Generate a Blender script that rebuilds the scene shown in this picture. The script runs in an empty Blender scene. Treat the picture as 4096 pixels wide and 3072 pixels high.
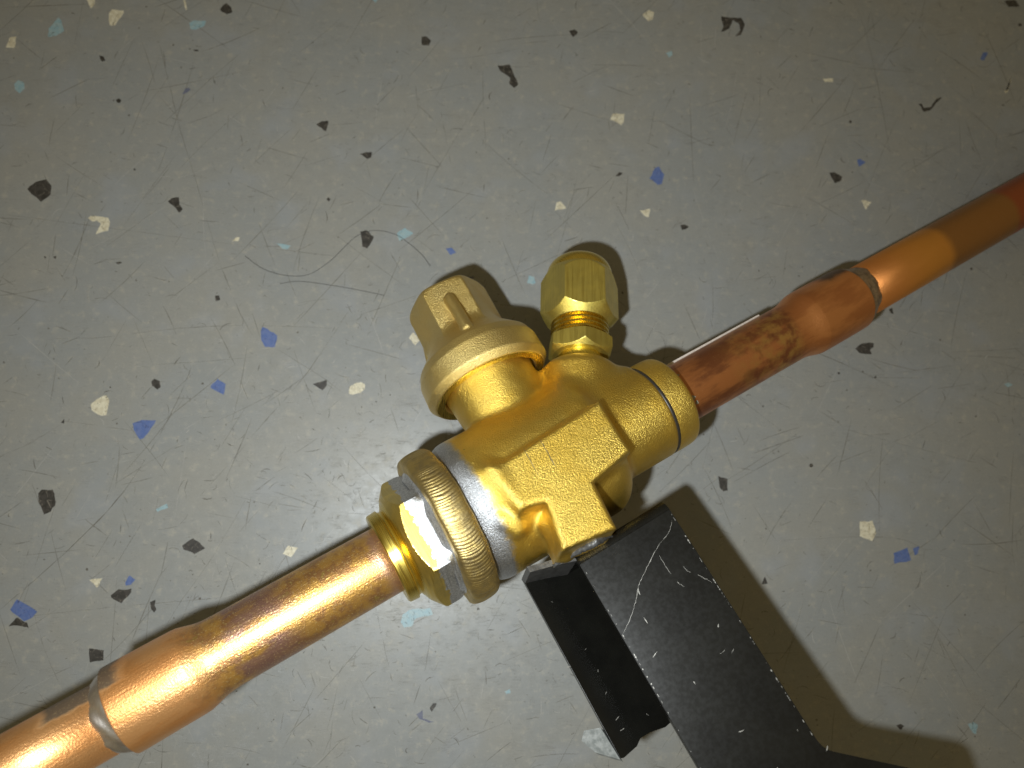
import bpy, bmesh, math, random
import numpy as np
from mathutils import Matrix, Vector

sc = bpy.context.scene
random.seed(7)
rng = np.random.default_rng(7)
MM = 0.001

# ---------------------------------------------------------------- camera, light, exposure
cam_d = bpy.data.cameras.new("camera")
cam = bpy.data.objects.new("camera", cam_d)
sc.collection.objects.link(cam)
CAMROT = [[0.997915,-0.009784,-0.06379],[0.0,0.98844,-0.151611],[0.064536,0.151295,0.98638]]
CAMH = 242.95
m = Matrix(CAMROT).to_4x4()
m.translation = Vector((0, 0, CAMH * MM))
cam.matrix_world = m
cam_d.sensor_width = 36.0
cam_d.lens = 36.0 * 3000.0 / 4096.0
cam_d.clip_start = 0.005
cam_d.clip_end = 20.0
cam_d.dof.use_dof = True
cam_d.dof.focus_distance = 0.190
cam_d.dof.aperture_fstop = 15.0
sc.camera = cam

world = bpy.data.worlds.new("World")
sc.world = world
world.use_nodes = True
bg = world.node_tree.nodes["Background"]
bg.inputs["Color"].default_value = (1.0, 0.79, 0.40, 1)
bg.inputs["Strength"].default_value = 0.175

flash_d = bpy.data.lights.new("phone_flash", "SPOT")
flash_d.spot_size = math.radians(124)
flash_d.spot_blend = 1.0
flash_d.energy = 2.2
flash_d.color = (0.945, 1.0, 1.01)
flash_d.shadow_soft_size = 0.0032
flash = bpy.data.objects.new("phone_flash", flash_d)
flash.rotation_euler = cam.matrix_world.to_euler()
flash.location = [q * MM for q in [-23.76,-18.78,238.53]]
sc.collection.objects.link(flash)

sc.view_settings.view_transform = 'Standard'
sc.view_settings.look = 'None'
sc.view_settings.exposure = 0.0
sc.view_settings.gamma = 1.0
sc.render.resolution_x = 1024
sc.render.resolution_y = 768

# ---------------------------------------------------------------- node helpers
class NT:
    def __init__(self, name):
        self.m = bpy.data.materials.new(name)
        self.m.use_nodes = True
        self.t = self.m.node_tree
        self.b = self.t.nodes["Principled BSDF"]
    def n(self, typ, **kw):
        nd = self.t.nodes.new(typ)
        for k, v in kw.items():
            setattr(nd, k, v)
        return nd
    def put(self, sock, v):
        if v is None:
            return
        if isinstance(v, bpy.types.NodeSocket):
            self.t.links.new(v, sock)
        elif isinstance(v, (tuple, list)) and len(v) == 3 and sock.type == 'RGBA':
            sock.default_value = (*v, 1)
        else:
            sock.default_value = v
    def math(self, op, a, b=None, c=None, clamp=False):
        nd = self.n("ShaderNodeMath", operation=op, use_clamp=clamp)
        self.put(nd.inputs[0], a); self.put(nd.inputs[1], b)
        if c is not None: self.put(nd.inputs[2], c)
        return nd.outputs[0]
    def mm(self):
        """object coordinates in millimetres"""
        tc = self.n("ShaderNodeTexCoord")
        vm = self.n("ShaderNodeVectorMath", operation='SCALE')
        self.put(vm.inputs[0], tc.outputs["Object"]); vm.inputs["Scale"].default_value = 1000.0
        return vm.outputs[0]
    def xyz(self, v):
        s = self.n("ShaderNodeSeparateXYZ"); self.put(s.inputs[0], v); return s.outputs
    def mapping(self, v, scale=(1, 1, 1), rot=(0, 0, 0), loc=(0, 0, 0)):
        mp = self.n("ShaderNodeMapping"); self.put(mp.inputs["Vector"], v)
        mp.inputs["Scale"].default_value = scale; mp.inputs["Rotation"].default_value = rot
        mp.inputs["Location"].default_value = loc
        return mp.outputs[0]
    def noise(self, v, scale, detail=3.0, rough=0.55, dist=0.0):
        nd = self.n("ShaderNodeTexNoise"); self.put(nd.inputs["Vector"], v)
        nd.inputs["Scale"].default_value = scale; nd.inputs["Detail"].default_value = detail
        nd.inputs["Roughness"].default_value = rough; nd.inputs["Distortion"].default_value = dist
        return nd.outputs["Fac"]
    def voronoi(self, v, scale, feature='F1'):
        nd = self.n("ShaderNodeTexVoronoi", feature=feature); self.put(nd.inputs["Vector"], v)
        nd.inputs["Scale"].default_value = scale
        return nd
    def ramp(self, fac, lo, hi, a=0.0, b=1.0, smooth=True):
        nd = self.n("ShaderNodeMapRange", interpolation_type='SMOOTHSTEP' if smooth else 'LINEAR')
        nd.clamp = True
        self.put(nd.inputs[0], fac); self.put(nd.inputs[1], lo); self.put(nd.inputs[2], hi)
        self.put(nd.inputs[3], a); self.put(nd.inputs[4], b)
        return nd.outputs[0]
    def mix(self, fac, a, b, blend='MIX'):
        nd = self.n("ShaderNodeMix", data_type='RGBA', blend_type=blend)
        self.put(nd.inputs[0], fac); self.put(nd.inputs[6], a); self.put(nd.inputs[7], b)
        return nd.outputs[2]
    def bump(self, h, strength, dist, normal=None):
        nd = self.n("ShaderNodeBump")
        nd.inputs["Strength"].default_value = strength; nd.inputs["Distance"].default_value = dist * MM
        self.put(nd.inputs["Height"], h)
        if normal is not None: self.put(nd.inputs["Normal"], normal)
        return nd.outputs[0]
    def set(self, **kw):
        for k, v in kw.items():
            self.put(self.b.inputs[k.replace("_", " ")], v)
        return self.m

# ---------------------------------------------------------------- materials
def mat_floor():
    t = NT("floor_vinyl"); v = t.mm()
    n1 = t.noise(v, 0.03, 4, 0.6); n2 = t.noise(v, 0.35, 4, 0.65); n3 = t.noise(v, 1.6, 3, 0.6); n4 = t.noise(v, 6.0, 2, 0.6)
    col = t.mix(t.ramp(n1, 0.35, 0.65), (0.247, 0.256, 0.252), (0.266, 0.264, 0.243))
    col = t.mix(t.ramp(n2, 0.52, 0.74, 0, 0.55), col, (0.36, 0.34, 0.285))
    col = t.mix(t.ramp(n3, 0.58, 0.75, 0, 0.30), col, (0.44, 0.42, 0.36))
    col = t.mix(t.ramp(n3, 0.30, 0.44, 0.35, 0.0), col, (0.20, 0.195, 0.18))
    col = t.mix(t.ramp(n4, 0.66, 0.74, 0, 0.5), col, (0.12, 0.105, 0.09))
    # faint bluish patches
    n5 = t.noise(t.mapping(v, loc=(30, 70, 0)), 0.05, 2)
    col = t.mix(t.ramp(n5, 0.52, 0.72, 0, 0.4), col, (0.27, 0.29, 0.315))
    # fine hairline scuffs in many directions
    fac = None
    for k, ang in enumerate((0.35, 1.05, 1.62, 2.2, 2.85, 0.8)):
        mp = t.mapping(v, rot=(0, 0, ang), scale=(0.035, 1.0, 1.0), loc=(k * 13.7, k * 5.1, 0))
        nn = t.noise(mp, 2.6, 1.5, 0.5, 0.15)
        line = t.ramp(t.math('ABSOLUTE', t.math('SUBTRACT', nn, 0.5)), 0.0, 0.010, 1.0, 0.0)
        msk = t.ramp(t.noise(t.mapping(v, loc=(k * 31, 9, 0)), 0.16, 2), 0.55, 0.68)
        line = t.math('MULTIPLY', line, msk)
        fac = line if fac is None else t.math('MAXIMUM', fac, line)
    col = t.mix(t.math('MULTIPLY', fac, 0.5), col, (0.10, 0.09, 0.075))
    rough = t.ramp(n2, 0.3, 0.7, 0.32, 0.46)
    rough = t.math('ADD', rough, t.math('MULTIPLY', fac, 0.2))
    h = t.math('ADD', t.math('MULTIPLY', n3, 0.6), t.math('MULTIPLY', n4, 0.3))
    h = t.math('SUBTRACT', h, t.math('MULTIPLY', fac, 0.8))
    nm = t.bump(h, 0.35, 0.09)
    return t.set(Base_Color=col, Roughness=rough, Normal=nm, IOR=1.5)

def mat_chip(name, c1, c2, crack):
    t = NT(name); v = t.mm()
    n = t.noise(v, 0.7, 3, 0.6)
    col = t.mix(t.ramp(n, 0.35, 0.65), c1, c2)
    vo = t.voronoi(t.mapping(v, scale=(1, 1, 1)), 0.42, 'DISTANCE_TO_EDGE')
    n2 = t.noise(v, 0.9, 2)
    cr = t.math('MULTIPLY', t.ramp(vo.outputs["Distance"], 0.0, 0.035, 1.0, 0.0), t.ramp(n2, 0.45, 0.6))
    col = t.mix(cr, col, crack)
    return t.set(Base_Color=col, Roughness=0.45, Normal=t.bump(n, 0.3, 0.08))

def grain(t, v, s1=2.7, s2=6.0):
    g1 = t.noise(v, s1, 3, 0.62); g2 = t.noise(v, s2, 2, 0.6)
    return t.math('ADD', t.math('MULTIPLY', g1, 0.8), t.math('MULTIPLY', g2, 0.35))

BRASS_A, BRASS_B = (0.82, 0.585, 0.12), (0.75, 0.50, 0.08)
def mat_cast(name, bump_d=0.40, band=None, rough=0.36, ca=BRASS_A, cb=BRASS_B, side=0.75):
    """sand cast brass: grainy skin; band = (lo, hi) range along the pipe axis stained dull silver by the welding"""
    t = NT(name); v = t.mm()
    g = grain(t, v)
    n1 = t.noise(v, 0.12, 3)
    col = t.mix(t.ramp(n1, 0.35, 0.65), ca, cb)
    tn = t.noise(t.mapping(v, loc=(9, 2, 4)), 0.07, 4, 0.65)
    col = t.mix(t.ramp(tn, 0.50, 0.72, 0, 0.25), col, (0.50, 0.33, 0.075))
    pit = t.ramp(t.noise(v, 2.2, 2, 0.6), 0.30, 0.37, 1.0, 0.0)
    spot = t.ramp(t.noise(t.mapping(v, loc=(5, 3, 1)), 0.22, 2), 0.60, 0.70)
    col = t.mix(t.math('MULTIPLY', pit, t.math('ADD', t.math('MULTIPLY', spot, 0.7), 0.15)), col, (0.10, 0.05, 0.01))
    met, rg = 0.97, t.ramp(n1, 0.3, 0.7, rough - 0.04, rough + 0.08)
    if band:
        x = t.xyz(v)[0]
        wob = t.math('MULTIPLY', t.math('SUBTRACT', t.noise(v, 0.28, 4, 0.7), 0.5), 3.4)
        xx = t.math('ADD', x, wob)
        f = None
        for lo, hi in band:
            a = t.math('MULTIPLY', t.ramp(xx, lo - 0.35, lo + 0.35), t.ramp(xx, hi - 0.9, hi + 0.9, 1.0, 0.0))
            f = a if f is None else t.math('MAXIMUM', f, a)
        g3 = t.noise(v, 2.8, 2)
        gray = t.mix(t.ramp(g3, 0.35, 0.65), (0.33, 0.34, 0.36), (0.50, 0.51, 0.53))
        col = t.mix(f, col, gray)
        rg = t.math('ADD', rg, t.math('MULTIPLY', f, 0.06))
    pz = t.xyz(v)[2]
    g = t.math('MULTIPLY', g, t.ramp(pz, 19.2, 20.4, side, 1.0))
    nm = t.bump(g, 0.8, bump_d)
    return t.set(Base_Color=col, Metallic=met, Roughness=rg, Normal=nm, Coat_Weight=0.45, Coat_Roughness=0.30, Coat_Normal=t.bump(g, 0.5, bump_d * 0.6))

def mat_machined(name, col_a=(0.78, 0.64, 0.16), col_b=(0.68, 0.57, 0.15), rough=0.28, axis=None, lines=0.5, band=None, bumpd=0.10):
    t = NT(name); v = t.mm()
    n1 = t.noise(v, 0.2, 3)
    col = t.mix(t.ramp(n1, 0.35, 0.65), col_a, col_b)
    sc_ = (1, 1, 1)
    if axis == 'port':
        # tool streaks along the port axis (in the a-s plane)
        mp = t.mapping(v, rot=(0, 0, -math.atan2(0.834, 0.552)))
        mp = t.mapping(mp, scale=(0.03, 1, 1))
        st = t.noise(mp, 2.2, 3, 0.7)
    elif axis == 'turn':
        mp = t.mapping(v, scale=(1, 0.02, 0.02))
        st = t.noise(mp, 5.0, 2, 0.7)
    else:
        st = t.noise(v, 2.0, 3)
    col = t.mix(t.math('MULTIPLY', t.ramp(st, 0.48, 0.72), 0.35 * lines), col, (0.42, 0.34, 0.08))
    nick = t.ramp(t.noise(v, 1.3, 4, 0.75), 0.66, 0.70)
    col = t.mix(t.math('MULTIPLY', nick, 0.5), col, (0.9, 0.75, 0.4))
    rg = t.ramp(st, 0.3, 0.7, rough - 0.05, rough + 0.14)
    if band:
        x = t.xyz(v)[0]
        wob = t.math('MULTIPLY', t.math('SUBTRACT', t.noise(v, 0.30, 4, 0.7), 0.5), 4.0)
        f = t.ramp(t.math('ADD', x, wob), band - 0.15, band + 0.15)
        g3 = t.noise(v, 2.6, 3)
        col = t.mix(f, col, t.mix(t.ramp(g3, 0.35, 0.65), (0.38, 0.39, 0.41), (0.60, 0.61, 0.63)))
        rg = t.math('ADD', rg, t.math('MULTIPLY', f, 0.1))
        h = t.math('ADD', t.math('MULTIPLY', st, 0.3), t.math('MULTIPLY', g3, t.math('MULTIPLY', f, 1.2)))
    else:
        h = st
    return t.set(Base_Color=col, Metallic=1.0, Roughness=rg, Normal=t.bump(h, 0.35, bumpd), Coat_Weight=0.45, Coat_Roughness=0.25)

def mat_weld():
    t = NT("weld_bronze"); v = t.mm()
    n = t.noise(v, 0.5, 4, 0.6)
    col = t.mix(t.ramp(n, 0.35, 0.7), (0.58, 0.44, 0.17), (0.42, 0.33, 0.16))
    return t.set(Base_Color=col, Metallic=1.0, Roughness=0.46, Normal=t.bump(t.noise(t.mapping(v, scale=(0.5, 1, 1)), 2.2, 4, 0.7), 0.6, 0.2))

def mat_copper_left():
    t = NT("copper_heat_tinted"); v = t.mm(); x = t.xyz(v)
    n1 = t.noise(t.mapping(v, scale=(0.35, 1, 1)), 0.16, 4, 0.6); n2 = t.noise(v, 0.30, 4, 0.65); n3 = t.noise(v, 2.4, 3, 0.6)
    base = t.mix(t.ramp(n1, 0.38, 0.62), (0.92, 0.49, 0.205), (0.80, 0.37, 0.125))
    stub = t.mix(t.ramp(n2, 0.40, 0.60), (0.68, 0.385, 0.10), (0.45, 0.23, 0.095))
    stub = t.mix(t.ramp(n2, 0.58, 0.72, 0, 0.75), stub, (0.50, 0.36, 0.08))
    # dark plum heat patches on the lower flank of the stub
    pl = t.math('MULTIPLY', t.ramp(t.math('ADD', x[0], t.math('MULTIPLY', n2, 8.0)), -76, -72), t.ramp(t.math('ADD', x[0], t.math('MULTIPLY', n1, 12.0)), -62, -54, 1.0, 0.0))
    pl = t.math('MULTIPLY', pl, t.ramp(n1, 0.38, 0.52))
    stub = t.mix(t.math('MULTIPLY', pl, 0.75), stub, (0.33, 0.19, 0.18))
    st = t.ramp(t.math('ADD', x[0], t.math('MULTIPLY', n2, 12.0)), -84, -74)
    col = t.mix(st, base, stub)
    # pink oxide near the fitting
    pk = t.ramp(t.math('ADD', x[0], t.math('MULTIPLY', n2, 4.0)), -41.5, -38.5)
    col = t.mix(t.math('MULTIPLY', pk, 0.6), col, (0.55, 0.33, 0.26))
    # sooty flux on the back of the joint
    soot = t.math('MULTIPLY', t.ramp(t.math('ADD', x[1], t.math('MULTIPLY', n2, 2.0)), 3.6, 4.8), t.math('MULTIPLY', t.ramp(t.math('ADD', x[0], t.math('MULTIPLY', n1, 5.0)), -116, -113), t.ramp(t.math('ADD', x[0], t.math('MULTIPLY', n2, 4.0)), -99, -95, 1, 0)))
    col = t.mix(t.math('MULTIPLY', soot, 0.92), col, (0.05, 0.045, 0.035))
    sp = t.ramp(n3, 0.55, 0.72)
    col = t.mix(t.math('MULTIPLY', sp, t.math('ADD', t.math('MULTIPLY', st, 0.6), 0.15)), col, (0.97, 0.74, 0.34))
    rg = t.math('ADD', t.ramp(n1, 0.3, 0.7, 0.33, 0.43), t.math('MULTIPLY', soot, 0.25))
    return t.set(Base_Color=col, Metallic=t.math('SUBTRACT', 0.85, t.math('MULTIPLY', soot, 0.7)), Roughness=rg, Normal=t.bump(t.math('ADD', n3, t.math('MULTIPLY', t.noise(t.mapping(v, scale=(0.04, 1, 1)), 3.0, 2), 0.5)), 0.7, t_bump(0.15)), Coat_Weight=0.35, Coat_Roughness=0.3)

def t_bump(x): return x

def mat_copper_right():
    t = NT("copper_browned"); v = t.mm(); x = t.xyz(v)
    n1 = t.noise(t.mapping(v, scale=(0.3, 1, 1)), 0.18, 4, 0.6); n2 = t.noise(v, 0.28, 4, 0.65); n3 = t.noise(v, 2.4, 3, 0.6)
    stub = t.mix(t.ramp(n1, 0.40, 0.62), (0.60, 0.235, 0.08), (0.28, 0.10, 0.04))
    stub = t.mix(t.math('MULTIPLY', t.math('MULTIPLY', t.ramp(x[0], 58, 84), t.ramp(n2, 0.38, 0.68)), 0.8), stub, (0.58, 0.33, 0.09))
    blot = t.math('MULTIPLY', t.ramp(t.noise(t.mapping(v, loc=(40, 3, 8)), 0.24, 2), 0.54, 0.70), t.ramp(x[0], 62, 80))
    stub = t.mix(t.math('MULTIPLY', blot, 0.7), stub, (0.20, 0.065, 0.03))
    bell = t.mix(t.ramp(n1, 0.4, 0.6), (0.72, 0.30, 0.10), (0.54, 0.205, 0.065))
    col = t.mix(t.ramp(t.math('ADD', x[0], t.math('MULTIPLY', n2, 6.0)), 91, 95), stub, bell)
    # orange just after the joint, a clean temper front, then browner, then red brown
    thin = t.mix(t.ramp(x[0], 122, 150), (0.70, 0.27, 0.07), (0.78, 0.35, 0.065))
    xf = t.math('ADD', x[0], t.math('MULTIPLY', n1, 1.5))
    thin = t.mix(t.ramp(xf, 152.5, 157.0), thin, (0.40, 0.19, 0.055))
    thin = t.mix(t.ramp(xf, 184.0, 187.5), thin, (0.42, 0.115, 0.04))
    col = t.mix(t.ramp(x[0], 119, 121), col, thin)
    speck = t.ramp(n3, 0.66, 0.72)
    col = t.mix(t.math('MULTIPLY', speck, 0.45), col, (0.90, 0.50, 0.22))
    soot = t.math('MULTIPLY', t.ramp(t.math('ADD', x[1], t.math('MULTIPLY', n2, 4.0)), 6.6, 8.6), t.math('MULTIPLY', t.ramp(t.math('ADD', x[0], t.math('MULTIPLY', n1, 8.0)), 110, 115), t.ramp(x[0], 121, 124, 1, 0)))
    col = t.mix(t.math('MULTIPLY', soot, 0.85), col, (0.075, 0.06, 0.04))
    return t.set(Base_Color=col, Metallic=0.85, Roughness=t.ramp(n1, 0.3, 0.7, 0.36, 0.46), Normal=t.bump(t.math('ADD', n3, t.math('MULTIPLY', t.noise(t.mapping(v, scale=(0.04, 1, 1)), 3.0, 2), 0.6)), 0.6, 0.12), Coat_Weight=0.2, Coat_Roughness=0.35)

def mat_simple(name, c, rough=0.4, metal=0.0, bump=0.0, c2=None, s=0.8):
    t = NT(name); v = t.mm(); n = t.noise(v, s, 4, 0.6)
    col = t.mix(t.ramp(n, 0.35, 0.65), c, c2 or tuple(q * 0.8 for q in c))
    return t.set(Base_Color=col, Metallic=metal, Roughness=t.ramp(n, 0.3, 0.7, max(rough - 0.06, 0.03), rough + 0.06), Normal=t.bump(n, 0.5, bump) if bump else None)

def mat_black():
    t = NT("black_paint"); v = t.mm()
    n = t.noise(v, 0.9, 3); n2 = t.noise(v, 0.1, 3)
    col = t.mix(t.ramp(n2, 0.35, 0.65), (0.004, 0.004, 0.0035), (0.006, 0.006, 0.005))
    return t.set(Base_Color=col, Roughness=t.ramp(n, 0.3, 0.7, 0.25, 0.29), Normal=t.bump(n, 0.15, 0.04), IOR=1.42)

M = dict(
    floor=mat_floor(),
    K=mat_chip("chip_black", (0.028, 0.026, 0.023), (0.052, 0.047, 0.042), (0.19, 0.17, 0.14)),
    W=mat_chip("chip_cream", (0.66, 0.62, 0.48), (0.52, 0.47, 0.34), (0.08, 0.07, 0.05)),
    C=mat_chip("chip_pale_blue", (0.24, 0.37, 0.42), (0.30, 0.40, 0.42), (0.10, 0.13, 0.14)),
    B=mat_chip("chip_blue", (0.085, 0.135, 0.32), (0.115, 0.16, 0.33), (0.04, 0.05, 0.12)),
    N=mat_chip("chip_slate", (0.11, 0.12, 0.18), (0.14, 0.15, 0.20), (0.05, 0.05, 0.06)),
    body=mat_cast("brass_cast_body", band=[(-19.8, -13.6)]),
    cap=mat_cast("brass_cast_cap", bump_d=0.36, side=1.0, rough=0.38, ca=(0.80, 0.62, 0.24), cb=(0.74, 0.55, 0.19)),
    collar=mat_cast("brass_cast_collar", bump_d=0.36, side=0.9, rough=0.42),
    port=mat_machined("brass_machined_port", (0.72, 0.59, 0.14), (0.62, 0.51, 0.125), axis='port', lines=1.3, rough=0.47, bumpd=0.03),
    turned=mat_machined("brass_turned", (0.82, 0.63, 0.13), (0.76, 0.57, 0.11), rough=0.25, axis='turn', lines=0.35),
    nut=mat_machined("brass_nut", (0.80, 0.60, 0.14), (0.66, 0.50, 0.13), rough=0.36, axis='turn', lines=0.3, band=-30.5),  # silver weld stain, spread wider to paint the facet's blown-out white
    weld=mat_weld(),
    cu_l=mat_copper_left(), cu_r=mat_copper_right(),
    silver=mat_simple("silver_solder", (0.85, 0.82, 0.81), 0.42, 1.0, 0.4, (0.58, 0.52, 0.47), 0.35),
    dark_solder=mat_simple("dull_solder", (0.50, 0.38, 0.27), 0.40, 0.9, 0.5, (0.27, 0.21, 0.155), 0.6),
    black=mat_black(),
    wear=mat_simple("bare_steel", (0.36, 0.35, 0.32), 0.4, 0.3),
    edge=mat_simple("lit_black_tack_grey", (0.05, 0.05, 0.05), 0.42, 0.2, 0.1, (0.085, 0.085, 0.085), 0.8),  # grey paints in the light on the black web end; also colours tack weld
    tab_lit=mat_simple("tab_lit_grey", (0.22, 0.24, 0.24), 0.42, 0.3, 0.3, (0.38, 0.40, 0.40), 0.5),  # lit look of the black tab painted in as pale grey
    strip=mat_simple("pale_strip_tone", (0.75, 0.66, 0.60), 0.5),
    scratch=mat_simple("scratch_grime", (0.075, 0.068, 0.055), 0.6, 0.0, 0.0, (0.13, 0.12, 0.10), 0.4),
    soft=mat_simple("scuff_grey", (0.13, 0.125, 0.11), 0.55, 0.0, 0.0, (0.19, 0.185, 0.165), 0.4),
    light=mat_simple("scuff_pale", (0.36, 0.355, 0.335), 0.35, 0.0, 0.0, (0.32, 0.315, 0.295), 0.4),
    flux=mat_simple("dried_flux", (0.34, 0.33, 0.28), 0.5, 0.0, 0.2, (0.24, 0.23, 0.18), 1.2),
    hair=mat_simple("hair", (0.03, 0.025, 0.02), 0.4),
)

# ---------------------------------------------------------------- mesh helpers (all coordinates in mm)
def link(name, verts, faces, mat, parent=None, smooth=True, sharp=None):
    me = bpy.data.meshes.new(name)
    me.from_pydata([tuple(float(c) * MM for c in v) for v in verts], [], [tuple(int(i) for i in f) for f in faces])
    me.materials.append(mat)
    me.validate()
    if smooth:
        me.polygons.foreach_set("use_smooth", [True] * len(me.polygons))
        if sharp is not None:
            me.set_sharp_from_angle(angle=math.radians(sharp))
    me.update()
    o = bpy.data.objects.new(name, me)
    sc.collection.objects.link(o)
    if parent is not None:
        o.parent = parent
    return o

def frame(d):
    d = np.array(d, float); d /= np.linalg.norm(d)
    u = np.array([0, 0, 1.0]) - d * d[2]
    u /= np.linalg.norm(u)
    return d, u, np.cross(d, u)

def sweep(prof, origin, d, nseg=96, rfun=None, roll=0.0, close=True):
    """turned solid: prof = [(t, r)] along axis d; rfun(theta, t, r) may change the radius"""
    d, u, w = frame(d); origin = np.array(origin, float)
    V, F = [], []
    ths = [2 * math.pi * k / nseg + roll for k in range(nseg)]
    for t, r in prof:
        for th in ths:
            q = rfun(th - roll, t, r) if rfun else r
            V.append(origin + d * t + (u * math.cos(th) + w * math.sin(th)) * q)
    n = len(prof)
    for i in range(n - 1):
        for k in range(nseg):
            k2 = (k + 1) % nseg
            F.append((i * nseg + k, i * nseg + k2, (i + 1) * nseg + k2, (i + 1) * nseg + k))
    if close:
        F.append(tuple(range(nseg))[::-1])
        F.append(tuple((n - 1) * nseg + k for k in range(nseg)))
    return V, F

def hexr(R):
    """radius of a hexagon (corner radius R, a flat towards theta = 0)"""
    ap = R * math.cos(math.pi / 6)
    def f(th):
        a = (th + math.pi / 6) % (math.pi / 3) - math.pi / 6
        return ap / math.cos(a)
    return f

def smooth_prof(pts, n=6):
    """Catmull-Rom through profile points"""
    out = []
    P = [pts[0]] + list(pts) + [pts[-1]]
    for i in range(1, len(P) - 2):
        p0, p1, p2, p3 = [np.array(q, float) for q in P[i - 1:i + 3]]
        for k in range(n):
            s = k / n
            out.append(tuple(0.5 * ((2 * p1) + (-p0 + p2) * s + (2 * p0 - 5 * p1 + 4 * p2 - p3) * s * s + (-p0 + 3 * p1 - 3 * p2 + p3) * s ** 3)))
    out.append(tuple(pts[-1]))
    return out

# signed distance pieces for the castings
def smin(a, b, k):
    h = np.clip(0.5 + 0.5 * (b - a) / k, 0, 1)
    return b * (1 - h) + a * h - k * h * (1 - h)
def smax(a, b, k): return -smin(-a, -b, k)
def sd_cyl(P, o, d, t0, t1, R, rnd=1.0):
    d = np.array(d, float); d /= np.linalg.norm(d)
    q = P - np.array(o, float)
    t = q @ d
    r = np.sqrt(np.maximum((q * q).sum(-1) - t * t, 0))
    dx = r - (R - rnd); dy = np.abs(t - (t0 + t1) / 2) - ((t1 - t0) / 2 - rnd)
    return np.minimum(np.maximum(dx, dy), 0) + np.sqrt(np.maximum(dx, 0) ** 2 + np.maximum(dy, 0) ** 2) - rnd
def sd_poly2(x, y, pts):
    n = len(pts); d = np.full(x.shape, 1e9); s = np.ones(x.shape)
    for i in range(n):
        ax, ay = pts[i]; bx, by = pts[i - 1]
        ex, ey = bx - ax, by - ay; wx, wy = x - ax, y - ay
        h = np.clip((wx * ex + wy * ey) / (ex * ex + ey * ey), 0, 1)
        px, py = wx - ex * h, wy - ey * h
        d = np.minimum(d, px * px + py * py)
        c1 = y >= ay; c2 = y < by; c3 = ex * wy > ey * wx
        flip = (c1 & c2 & c3) | (~c1 & ~c2 & ~c3)
        s = np.where(flip, -s, s)
    return s * np.sqrt(d)
def sd_extr(d2, z, z0, z1, rnd):
    dx = d2 + rnd; dy = np.abs(z - (z0 + z1) / 2) - ((z1 - z0) / 2 - rnd)
    return np.minimum(np.maximum(dx, dy), 0) + np.sqrt(np.maximum(dx, 0) ** 2 + np.maximum(dy, 0) ** 2) - rnd
def sd_caps(P, a, b, r):
    a = np.array(a, float); b = np.array(b, float)
    q = P - a; ab = b - a
    h = np.clip((q @ ab) / (ab @ ab), 0, 1)
    return np.linalg.norm(q - h[..., None] * ab, axis=-1) - r

def surface_net(fn, lo, hi, h):
    lo = np.array(lo, float); hi = np.array(hi, float)
    n = np.ceil((hi - lo) / h).astype(int) + 1
    ax = [lo[i] + h * np.arange(n[i]) for i in range(3)]
    D = np.empty(n)
    for i in range(n[0]):
        Y, Z = np.meshgrid(ax[1], ax[2], indexing='ij')
        P = np.stack([np.full(Y.shape, ax[0][i]), Y, Z], -1)
        D[i] = fn(P)
    S = D < 0
    c = [n[0] - 1, n[1] - 1, n[2] - 1]
    corner = lambda A, i, j, k: A[i:i + c[0], j:j + c[1], k:k + c[2]]
    cnt = sum(corner(S, i, j, k).astype(np.int8) for i in (0, 1) for j in (0, 1) for k in (0, 1))
    act = (cnt > 0) & (cnt < 8)
    idx = -np.ones(c, int); idx[act] = np.arange(act.sum())
    cells = np.argwhere(act)
    acc = np.zeros((len(cells), 3)); num = np.zeros(len(cells))
    for axis in range(3):
        o1, o2 = [q for q in range(3) if q != axis]
        for b1 in (0, 1):
            for b2 in (0, 1):
                p = np.zeros(3, int); p[o1] = b1; p[o2] = b2
                A = cells + p; q = p.copy(); q[axis] = 1; B = cells + q
                da = D[A[:, 0], A[:, 1], A[:, 2]]; db = D[B[:, 0], B[:, 1], B[:, 2]]
                cr = (da < 0) != (db < 0)
                f = np.where(cr, da / np.where(cr, da - db, 1), 0)
                pos = A.astype(float); pos[:, axis] += f
                acc += np.where(cr[:, None], pos, 0); num += cr
    V = lo + h * acc / num[:, None]
    # pull onto the surface
    e = 0.05
    for _ in range(2):
        f0 = fn(V)
        g = np.stack([fn(V + e * np.eye(3)[i]) - fn(V - e * np.eye(3)[i]) for i in range(3)], -1) / (2 * e)
        V = V - np.clip(f0, -h, h)[:, None] * g / np.maximum((g * g).sum(-1), 0.25)[:, None] * 0.8
    F = []
    for axis in range(3):
        o1, o2 = (axis + 1) % 3, (axis + 2) % 3
        sl0 = [slice(None)] * 3; sl1 = [slice(None)] * 3
        sl0[axis] = slice(0, n[axis] - 1); sl1[axis] = slice(1, n[axis])
        a = S[tuple(sl0)]; b = S[tuple(sl1)]
        E = np.argwhere(a != b)
        E = E[(E[:, o1] > 0) & (E[:, o2] > 0) & (E[:, o1] < n[o1] - 1) & (E[:, o2] < n[o2] - 1)]
        ins = a[E[:, 0], E[:, 1], E[:, 2]]
        def cell(d1, d2):
            q = E.copy(); q[:, o1] -= d1; q[:, o2] -= d2
            return idx[q[:, 0], q[:, 1], q[:, 2]]
        q = np.stack([cell(1, 1), cell(0, 1), cell(0, 0), cell(1, 0)], -1)
        q = np.where(ins[:, None], q, q[:, ::-1])
        F.append(q)
    return V, np.concatenate(F)

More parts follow.
